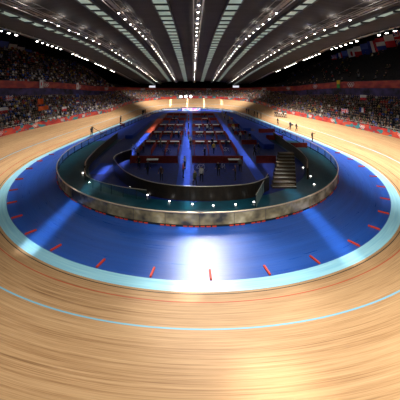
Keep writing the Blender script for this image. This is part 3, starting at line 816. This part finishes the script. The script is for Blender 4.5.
# bicycles
def make_bike():
    e = empty('bicycle', (0, 0, 0)); X, Z, Y = Vector((1, 0, 0)), Vector((0, 0, 1)), Vector((0, 1, 0))
    for y in (-.5, .5):
        b = MB(); b.torus((0, y, .34), .32, .018, Y, Z, 22, 6)
        for k in range(8): 
            t_ = PI*k/8; b.tube((0, y-.3*math.cos(t_), .34-.3*math.sin(t_)), (0, y+.3*math.cos(t_), .34+.3*math.sin(t_)), .005, 4)
        b.build('wheel', M_black, e)
    b = MB(); h, s_, bb = (0, -.42, .82), (0, .22, .82), (0, .06, .3)
    for p, q in ((h, s_), (h, bb), (s_, bb), (bb, (0, .5, .34)), (s_, (0, .5, .34)), ((0, -.40, .92), (0, -.5, .34))): b.tube(p, q, .02, 6)
    b.build('frame', M_white, e)
    b = MB(); b.tube(s_, (0, .26, .95), .014, 6); b.box((0, .25, .96), (.12, .26, .04)); b.build('saddle', M_black, e)
    b = MB(); b.tube((-.2, -.48, .95), (.2, -.48, .95), .016, 6)
    for s2 in (-1, 1): b.tube((s2*.2, -.48, .95), (s2*.2, -.62, .92), .016, 6)
    b.build('handlebar', M_metal, e)
    b = MB(); b.torus((.05, .06, .3), .09, .012, Y, Z, 14, 5)
    for s2 in (-1, 1): b.tube((s2*.07, .06, .3), (s2*.07, .06-s2*.0+.02, .3+s2*.16), .012, 5); b.box((s2*.12, .08, .3+s2*.16), (.09, .06, .02))
    b.build('crankset', M_metal, e)
    return e
bk0 = make_bike(); used_b = False
def bike(loc, rz, label, group, tilt=0.0):
    global used_b
    o = bk0 if not used_b else copy_tree(bk0); used_b = True
    o.location = loc; o.rotation_euler = (0, tilt, rz); return tag(o, label, 'bicycle', group)

# pit crews
tops = ['white', 'dark navy', 'black', 'red', 'blue', 'grey', 'yellow', 'black', 'dark navy', 'grey']
seen = {}
def say(base):
    k = seen.get(base, 0); seen[base] = k+1
    return base if k == 0 else base + ', %s such' % nth(k)
taken = []; crew = []
for r in range(5):
    y0, y1 = ROWY[r], ROWY[r+1]
    n = (11, 10, 8, 7, 6)[r]
    for k in range(n):
        for _ in range(40):
            x = random.choice((random.uniform(-7.6, -2.6), random.uniform(.7, 6.0), random.uniform(-1.6, -.4), random.uniform(8.4, 10.2)))
            y = random.uniform(y0+1.2, y1-1.3)
            if all((x-a)**2 + (y-c_)**2 > 1.0 for a, c_ in taken + clutter) and all(abs(x-q) > .45 for q in (-8.1, -6.1, -4.1, -2.2, .2, 2.3, 4.4, 6.4)): break
        taken.append((x, y)); top = random.choice(tops); pose = random.choice(('walk', 'idle', 'lean', 'folded', 'reach'))
        bay = 'left pens' if x < -2 else 'middle aisle' if x < 0 else 'right pens' if x < 6.6 else 'outer right pens'
        o = person('stand', pose, top, random.choice(('black', 'dark navy', 'grey')), (x, y, .022 if -1.75 < x < -.35 else .001), random.uniform(0, 6.28),
               None); crew.append((x/y, 'person in %s top standing behind the %s cross row, %s' % (top.replace('dark ', ''), rown[r], bay), o))
for base in {c_[1] for c_ in crew}:
    for k, (_, l_, o) in enumerate(sorted((c_ for c_ in crew if c_[1] == base), key=lambda c_: c_[0])):
        tag(o, base if k == 0 else base + ', %s such' % nth(k), 'person')
for k, (x, y, top) in enumerate(((-5.2, 31.5, 'dark navy'), (-3.4, 29.6, 'brown'), (-1.1, 30.6, 'red'), (.9, 29.3, 'white'), (2.9, 31.2, 'black'), (4.6, 29.8, 'brown'), (5.6, 32.6, 'grey'), (-6.6, 33.6, 'black'), (-1.0, 33.6, 'white'), (.2, 28.0, 'olive green'))):
    person('stand', ('walk', 'lean', 'folded')[k % 3], top, 'black', (x, y, .022 if x in (-1.1, -1.0) else .001), random.uniform(0, 6.28), 'person in %s top just behind the front pit wall, %s from left' % (top, nth(sorted(q[0] for q in ((-5.2,0),(-3.4,0),(-1.1,0),(.9,0),(2.9,0),(4.6,0),(5.6,0),(-6.6,0),(-1.0,0),(.2,0))).index(x))))
for k, (x, y, rz) in enumerate(((-9.2, 40.2, .3), (-8.5, 41.6, 1.2), (-9.5, 43.6, .5), (-9.1, 46.5, .2), (.9, 33, 1.3), (3.6, 33.2, .4), (-3.9, 41, 1.0), (5.0, 41.4, .8), (-6.9, 51.5, .3), (1.3, 52, 1.2), (4.0, 60.8, .6), (-5.0, 60.6, 1.1))):
    bike((x, y, .02 if x < -8.4 else .001), rz, ('white framed track bicycle in the pit at %s' % ('the left end of the front wall', 'the left blue light stripe, second up', 'the left blue light stripe, third up', 'the left blue light stripe, farthest up', 'front row just right of middle', 'front row farther right', 'second row left pens', 'second row right pens', 'third row left pens', 'third row right pens', 'fourth row right pens', 'fourth row left pens')[k]), 'bicycles in the pit')
# officials along the edge of the track
def on_track(x, y, s=None):
    i = near_idx(x, y); return i
OFF = [(-21.2, 54.3, -1.2, 'walk', 'left', 'nearest'), (-19.2, 70.8, -.3, 'idle', 'left', 'second nearest'), (-17.4, 72.5, .3, 'folded', 'left', 'third nearest'), (-15.8, 88, -1.2, 'idle', 'left', 'fourth nearest'), (-14.6, 89, -1.3, 'walk', 'left', 'fifth nearest'), (-13.5, 91, -1.1, 'folded', 'left', 'farthest'),
       (20.8, 49, -1.2, 'reach', 'right', 'nearest'), (20.4, 58.5, .5, 'walk', 'right', 'second nearest'), (19.2, 61.0, .4, 'idle', 'right', 'third nearest'), (18.7, 67.5, .4, 'walk', 'right', 'fourth nearest'), (17.2, 79, .5, 'idle', 'right', 'fifth nearest'), (16.6, 81.5, .3, 'folded', 'right', 'sixth nearest'), (16.0, 84.5, .4, 'walk', 'right', 'seventh nearest'), (15.2, 90, .3, 'idle', 'right', 'eighth nearest'), (14.4, 92, .3, 'walk', 'right', 'farthest')]
for x, y, s, pose, sd, w in OFF:
    i = near_idx(x, y); p = track_pt(i, s) if s > 0 else z3(TP[i] + TN[i]*s, .004)
    person('stand', pose, 'black' if w != 'third nearest' else 'dark navy', 'black', p, math.atan2(TN[i].y, TN[i].x) + random.uniform(-1.2, 1.2) + PI/2, 'person in dark clothes at the inner track edge on the %s, %s' % (sd, w), 'officials along the track edge', 1.08)
# camera booms
for x, y, rz, sd in ((-17.5, 52.5, 2.45, 'left'), (18.6, 55.5, .8, 'right')):
    e = empty('camera_boom', (x, y, 0), rz); tag(e, 'black camera boom leaning towards the track on the %s' % sd, 'boom')
    b = MB()
    for k in range(3):
        t_ = 2*PI*k/3; b.tube((.45*math.cos(t_), .45*math.sin(t_), 0), (0, 0, .9), .03, 6)
    b.build('tripod', M_black, e)
    b = MB(); b.tube((-1.2, 0, .75), (3.2, 0, 1.75), .045, 6); b.build('arm', M_black, e)
    b = MB(); b.box((3.25, 0, 1.7), (.4, .25, .28)); b.tube((3.45, 0, 1.7), (3.62, 0, 1.7), .07, 8); b.build('camera_head', M_black, e)
    b = MB(); b.box((-1.2, 0, .72), (.3, .25, .25)); b.build('counterweight', M_metal, e)
# a group of riders waiting up the right bank
gi = near_idx(19.2, 74)
for k in range(6):
    i = gi - 5 + 2*k; s = 4.4 - .15*k; p = track_pt(i, s); n = TN[i]; rz = math.atan2(n.y, n.x) + PI
    th = math.radians(lerp(THETA, TP[i].y))
    top = ('white', 'black', 'white', 'white', 'black', 'dark navy')[k]
    w = nth(k) + ' from the near end'
    bike(p + Vector((0, 0, .0)), rz, 'track bicycle ridden up the right bank, ' + w, 'bicycles on the track', 0)
    person('ride', 'r', top, 'black', p, rz, 'person in %s top cycling up the right bank, %s' % (top, w), 'riders on the track')

# ------------------------------------------------------------------ crowd
def seat_spots(rng, rows, hfun, off0, step, p, dens=.62):
    out = []
    for r in range(rows):
        s = 0.0
        for i in rng[:-1]:
            a, c_ = out_pt(i, off0 + step*r + .42, 0), out_pt(i+1, off0 + step*r + .42, 0)
            L = (c_-a).length; s += L
            while s >= dens:
                s -= dens
                if random.random() < p:
                    u = 1 - s/L if L else 0; q = a.lerp(c_, max(0, min(1, u)))
                    n = TN[i % N]; out.append((q.x + random.uniform(-.06, .06), q.y + random.uniform(-.06, .06), hfun(i, r), math.atan2(n.y, n.x) - PI/2 + random.uniform(-.35, .35), r))
    return out
def in_frame(q, m=0):
    if q[1] < 8: return False
    px = 193 + 275*q[0]/q[1]; return -m < px < 400+m
spots = []
for side, rng in (('left', L_side), ('right', R_side), ('far', F_side)):
    for q in seat_spots(rng, ROWS, tread, .55, .8, .9): spots.append((*q, side))
vis = sorted([q for q in spots if in_frame(q, 2)], key=lambda q: q[1])
NIND = 195
ind = vis[:NIND]; rest = [q for q in spots if in_frame(q, 25) and q not in set(ind)]
rowname = ['front', 'second', 'third', 'fourth', 'fifth', 'sixth', 'seventh', 'eighth', 'ninth', 'tenth', 'eleventh', 'top']
def pick_top(side, r):
    if side == 'left': w = dict(white=5 if r < 4 else 2, black=3, grey=2, red=1.2, blue=2, yellow=.6, brown=2) | {'dark navy': 3, 'olive green': 1}
    else: w = dict(white=.7, black=5, grey=1.5, red=1.2, blue=.8, yellow=.25, brown=3) | {'dark navy': 2, 'olive green': 3.5}
    return random.choices(list(w), list(w.values()))[0]
seq = {}
for x, y, z, rz, r, side in ind:
    top = pick_top(side, r); pose = random.choices(('rest', 'clap', 'cheer'), (6, 3, 1))[0]
    key = (side, r, top); k = seq.get(key, 0); seq[key] = k+1
    lab = 'seated person in %s top, %s row of %s lower terrace%s' % (top.replace('dark ', '').replace('olive ', ''), rowname[r], side, '' if k == 0 else ', %s such from edge' % nth(k))
    person('sit', pose, top, random.choice(('black', 'dark navy', 'grey')), (x, y, z), rz, lab, 'people seated in the %s lower terrace' % side)
# everyone farther away: one uncounted mass per terrace
def crowd_mass(name, q_list, label, weights_side):
    base = skin_figure('b', *seated('rest', False), [M_black]*5, 0); base2 = skin_figure('b', *seated('cheer', False), [M_black]*5, 0)
    data = []
    for me in (base, base2):
        v = np.empty(len(me.vertices)*3, np.float32); me.vertices.foreach_get('co', v)
        data.append((v.reshape(-1, 3), [tuple(p.vertices) for p in me.polygons], [p.material_index for p in me.polygons]))
    keys = list(CLO); mats = [M_cl[k] for k in keys] + [M_skin, M_hair, M_shoe]
    V = []; F = []; MI = []; n = 0
    for x, y, z, rz, r, side in q_list:
        v, fs, mi = data[1 if random.random() < .1 else 0]
        c_, s_ = math.cos(rz), math.sin(rz); w = np.empty_like(v)
        w[:, 0] = v[:, 0]*c_ - v[:, 1]*s_ + x; w[:, 1] = v[:, 0]*s_ + v[:, 1]*c_ + y; w[:, 2] = v[:, 2] + z
        V.append(w); ti = keys.index(pick_top(side, r)); lut = [ti, keys.index('black'), len(keys), len(keys)+1, len(keys)+2]
        F += [tuple(k + n for k in f_) for f_ in fs]; MI += [lut[m] for m in mi]; n += len(v)
    me = bpy.data.meshes.new(name); me.from_pydata(np.concatenate(V).tolist(), [], F)
    for m in mats: me.materials.append(m)
    me.polygons.foreach_set('material_index', MI); me.update()
    o = bpy.data.objects.new(name, me); COL.objects.link(o); tag(o, label, 'crowd', kind='stuff')
for side in ('left', 'right', 'far'):
    crowd_mass('distant_crowd', [q for q in rest if q[5] == side], 'dense mass of seated people farther back in the lower terrace %s' % WHERE[side], side)
for side, rng in (('left', L_side), ('right', R_side)):
    q = [(*s_, side) for s_ in seat_spots(rng, 15, upz, RIB+.1, .82, .7 if side == 'left' else .07, .7) if in_frame(s_, 10)]
    crowd_mass('distant_crowd', q, 'shadowed mass of seated people in the dark upper terrace on the %s' % side, side)

# ------------------------------------------------------------------ flags
def flag_mat(name, kind):
    m = mat(name, (.5,.5,.5), .8); t = NT(m); c = t.n('ShaderNodeTexCoord'); sp = t.n('ShaderNodeSeparateXYZ'); t.l(c.outputs['UV'], sp.inputs[0]); u, v = sp.outputs[0], sp.outputs[1]
    R, Wt, Bl, O = (.55,.02,.03), (.75,.74,.72), (.02,.04,.25), (.75,.12,.02)
    if kind == 'two': x = t.mix(t.math('GREATER_THAN', v, .5), R, Wt)
    elif kind == 'tri': x = t.mix(t.math('GREATER_THAN', v, .667), t.mix(t.math('GREATER_THAN', v, .333), Bl, Wt), R)
    elif kind == 'triv': x = t.mix(t.math('GREATER_THAN', u, .667), t.mix(t.math('GREATER_THAN', u, .333), Bl, Wt), R)
    elif kind == 'orange': x = t.mix(t.math('GREATER_THAN', u, 2), O, O)
    elif kind == 'yellow': x = t.mix(t.math('GREATER_THAN', v, .5), (.05,.3,.05), (.7,.5,.03))
    elif kind == 'blue': x = t.mix(t.math('GREATER_THAN', v, .5), (.02,.05,.3), (.1,.15,.5))
    elif kind == 'white': x = t.mix(t.math('LESS_THAN', t.math('ADD', t.math('POWER', t.math('MULTIPLY', t.math('SUBTRACT', u, .5), 1.5), 2), t.math('POWER', t.math('SUBTRACT', v, .5), 2)), .06), Wt, R)
    elif kind == 'union':
        du, dv = t.math('ABSOLUTE', t.math('SUBTRACT', u, .5)), t.math('ABSOLUTE', t.math('SUBTRACT', v, .5))
        dd = t.math('ABSOLUTE', t.math('SUBTRACT', du, dv)); x = t.mix(t.math('LESS_THAN', dd, .11), Bl, Wt); x = t.mix(t.math('LESS_THAN', dd, .04), x, R)
        cr = t.math('MINIMUM', t.math('MULTIPLY', du, 1.6), dv); x = t.mix(t.math('LESS_THAN', cr, .17), x, Wt); x = t.mix(t.math('LESS_THAN', cr, .1), x, R)
    t.l(x, t.b.inputs['Base Color']); return m
FM = {k: flag_mat(k + '_flag_cloth', k) for k in ('two', 'tri', 'triv', 'orange', 'yellow', 'blue', 'white', 'union')}
FN_ = {'two': 'white over red', 'tri': 'red, white and blue striped', 'triv': 'blue, white and red upright striped', 'orange': 'plain orange red', 'yellow': 'yellow and green', 'blue': 'blue', 'white': 'white with red disc', 'union': 'red and white crossed blue'}
def flag(c_, w, h, n, kind, label, poled=True, slant=0.0):
    n = Vector((n[0], n[1], 0)).normalized(); d = Vector((-n.y, n.x, 0)); c0 = Vector(c_); c_ = Vector((0, 0, 0))
    e = empty('flag', c0); tag(e, label, 'flag')
    b = MB(); K = 10; th = .012
    g = lambda u, v, q: d*((u-.5)*w + slant*(v-.5)) + Vector((0, 0, (v-.5)*h)) + n*((.06 if h < 2 and poled else .03)*w*math.sin(u*7 + v*1.5) + q)
    for q in (-th, th):
        for i in range(K):
            for j in range(4):
                uv = [(i/K, j/4), ((i+1)/K, j/4), ((i+1)/K, (j+1)/4), (i/K, (j+1)/4)]; b.face([g(u, v, q) for u, v in uv], uv)
    b.build('flag_cloth', FM[kind], e, True)
    b = MB()
    if poled: b.tube(g(0, -1.4, 0) , g(0, 1.05, 0), .022, 6)
    else: b.tube(g(-.02, 1.02, 0), g(1.02, 1.02, 0), .03, 6)
    b.build('pole' if poled else 'hanging_bar', M_metal, e)
    if c0.z > 14:
        for u in (0, 1):
            b = MB(); q = g(u, 1.02, 0); b.tube(q, (q.x, q.y, 30-c0.z), .02, 5); b.build('hanging_cable', M_metal, e)
def cast(px, py, y): return Vector(((px-193)/275*y, y, EYE + (82-py)/275*y))
# held up in the crowd
for x, y, z, w, h, kind, lab in ((-36.5, 54.5, 7.5, 1.9, 1.1, 'union', 'held high at the left frame edge'), (-33.9, 49.1, 5.6, 1.9, 1.15, 'two', 'held up low at the left frame edge'), (-33.8, 60.8, 6.4, 1.9, 1.2, 'orange', 'held in the left crowd, upper of two'), (-31.3, 57.3, 5.25, 3.2, .9, 'orange', 'long, spread over the left crowd below the other'),
                                 (-29.2, 62.2, 4.6, 1.7, 1.0, 'two', 'held in the middle of left crowd'), (-32.6, 77.4, 6.9, 1.6, .9, 'blue', 'above the striped one in the left crowd'), (-30.1, 71.6, 5.35, 1.6, 1.0, 'tri', 'held in the left crowd farther along'), (36.6, 59.0, 7.35, 1.9, 1.15, 'two', 'held high in the right crowd'), (33.2, 53.9, 5.2, 1.5, .95, 'triv', 'in the right crowd below another'), (31.3, 56.6, 4.75, 2.3, .9, 'union', 'spread in the middle of the right crowd')):
    i = near_idx(x, y); flag((x, y, z), w, h, -TN[i], kind, '%s flag %s' % (FN_[kind].replace(' flag', ''), lab))
for i, kind, lab in ((near_idx(-20.5, 64), 'white', 'over the left banner board, nearer'), (near_idx(-18.6, 80), 'white', 'over the left banner board, farther'), (near_idx(19.9, 68), 'yellow', 'draped over the right banner board')):
    p = out_pt(i, RIB-.25, lerp(ZR, TP[i].y) + 1.0); flag(p, 1.3, 2.0, -TN[i], kind, '%s flag hanging %s' % (FN_[kind], lab), False)
# rows of nations' flags hanging high at both sides
kk = ['tri', 'union', 'triv', 'blue', 'white', 'two', 'blue', 'triv', 'tri', 'two', 'union', 'triv']
for k in range(9):
    y = 60 + 3.4*k; p = (-48.5, y, 20.6 - .09*(y-60)); flag(p, 2.3, 3.0, (1, -.35), kk[k], '%s flag, %s from the front over the left upper terrace' % (FN_[kk[k]].replace(' flag', ''), nth(k)), False, .9)
for k in range(11):
    y = 60 + 3.2*k; p = (47.5, y, 21.2 - .09*(y-60)); flag(p, 2.3, 3.1, (-1, -.35), kk[-1-k], '%s flag, %s from the front over the right upper terrace' % (FN_[kk[-1-k]].replace(' flag', ''), nth(k)), False, -.9)

# ------------------------------------------------------------------ light
def area(name, loc, sx, sy, power, col=(1,.95,.88), spread=120, rot=(0, 0, 0)):
    l = bpy.data.lights.new(name, 'AREA'); l.shape = 'RECTANGLE'; l.size = sx; l.size_y = sy; l.energy = power; l.color = col; l.spread = math.radians(spread)
    o = bpy.data.objects.new(name, l); COL.objects.link(o); o.location = loc; o.rotation_euler = rot; return o
K = 1.0
# lamp gantries: light for the track on both sides, the near and the far bend
area('gantry_light', (-15.5, 64, 14.6), 1.0, 80, 4000*K, spread=66, rot=(0, math.radians(28), 0))
area('gantry_light', (17, 62, 14.8), 1.0, 84, 9500*K, spread=66, rot=(0, math.radians(-28), 0))
area('gantry_light', (AX, 102, 11.6), 44, 1.0, 4300*K, spread=110, rot=(math.radians(26), 0, 0))
def spot(loc, target, power, cone, r=.35, col=(1,.96,.9), blend=.6):
    l = bpy.data.lights.new('added_spotlight', 'SPOT'); l.energy = power; l.spot_size = math.radians(cone); l.spot_blend = blend; l.shadow_soft_size = r; l.color = col
    o = bpy.data.objects.new('added_spotlight', l); COL.objects.link(o); o.location = loc
    o.rotation_euler = (Vector(target)-Vector(loc)).to_track_quat('-Z', 'Y').to_euler(); return o
for x, y, p in ((.5, 33, 7000), (1.6, 35.5, 6000), (.4, 38, 6500), (2.8, 39, 4500), (.9, 42, 4500), (-.4, 46, 3000), (1.8, 50, 2500)):  # unseen spots added to throw glare on the near apron
    spot((AX+x, y, zc(AX+x, y)-1.5), (1.2 + x*.4, 14.6, 0), p, 22)
spot((AX, 7.5, zc(AX, 7.5)-1.0), (.6, 20.3, .5), 7500, 26, .2)  # unseen spot added to brighten the gold front of the balustrade
area('gantry_light', (9, 9, 17.2), 6, 4, 2500*K, (1,.95,.85), spread=120)
area('gantry_light', (-9, 9, 17.2), 6, 4, 850*K, (1,.95,.85), spread=120)
# shafts of daylight through the roof glazing
for x, y, ln, pw in ((-10.5, 26, 18, 1200), (9.6, 26, 20, 1300), (-.3, 25, 24, 1800), (-9.3, 50, 34, 1500), (-1.2, 58, 44, 1900), (7.4, 56, 44, 1900)):
    area('roof_glazing_daylight', (x, y, zc(x, y)-1.2), 1.1, ln, pw*(.07 if y < 30 else .11), (.93,.97,1), spread=4)
area('roof_glazing_daylight', (2.6, 8.5, zc(2.6, 8.5)-1.2), 1.9, 2.2, 26, (1,.96,.88), spread=12)
for x in (-16, -9.2, -2.4, 4.6, 11.6):
    area('roof_glazing_daylight', (x, 114, zc(x, 114)-.6), .6, 9, 110, (1,.97,.9), spread=4)
# spill from each gantry onto the ceiling around it
for x, nm in GANTRY:
    edge = nm in ('leftmost', 'rightmost')
    for q in range(14):
        y = 18 + 6.2*q
        l = bpy.data.lights.new('gantry_spill', 'POINT'); l.energy = 5 if edge else 34; l.color = (1,.93,.87); l.shadow_soft_size = .02
        o = bpy.data.objects.new('gantry_spill', l); COL.objects.link(o); o.location = (x, y, zc(x, y)-.42)
area('pit_light', (AX, 56, 14.5), 5, 40, 650*K, (.95,.97,1), spread=60)
# dim unseen fill light added over the terraces
for sx in (-1, 1):
    area('terrace_fill', (AX + sx*29, 66, 14), 1.5, 56, 90*K, (.85,.9,1), spread=120, rot=(0, math.radians(-sx*52), 0))
area('terrace_fill', (AX, 121, 11.5), 36, 1, 260*K, (.85,.9,1), spread=150, rot=(math.radians(20), 0, 0))
w = bpy.data.worlds.new('World'); S.world = w; w.use_nodes = True
w.node_tree.nodes['Background'].inputs[0].default_value = (.5,.55,.65,1); w.node_tree.nodes['Background'].inputs[1].default_value = .02

# ------------------------------------------------------------------ camera
cam = bpy.data.cameras.new('camera'); co = bpy.data.objects.new('camera', cam); COL.objects.link(co)
co.location = (0, 0, EYE); co.rotation_euler = (PI/2, 0, 0)
cam.sensor_width = 36; cam.lens = 36*275/400
cam.shift_x = (200-193)/400; cam.shift_y = -(200-82)/400; cam.clip_end = 400
S.camera = co
S.view_settings.view_transform = 'Standard'; S.view_settings.look = 'None'; S.view_settings.gamma = 1; S.view_settings.exposure = 0
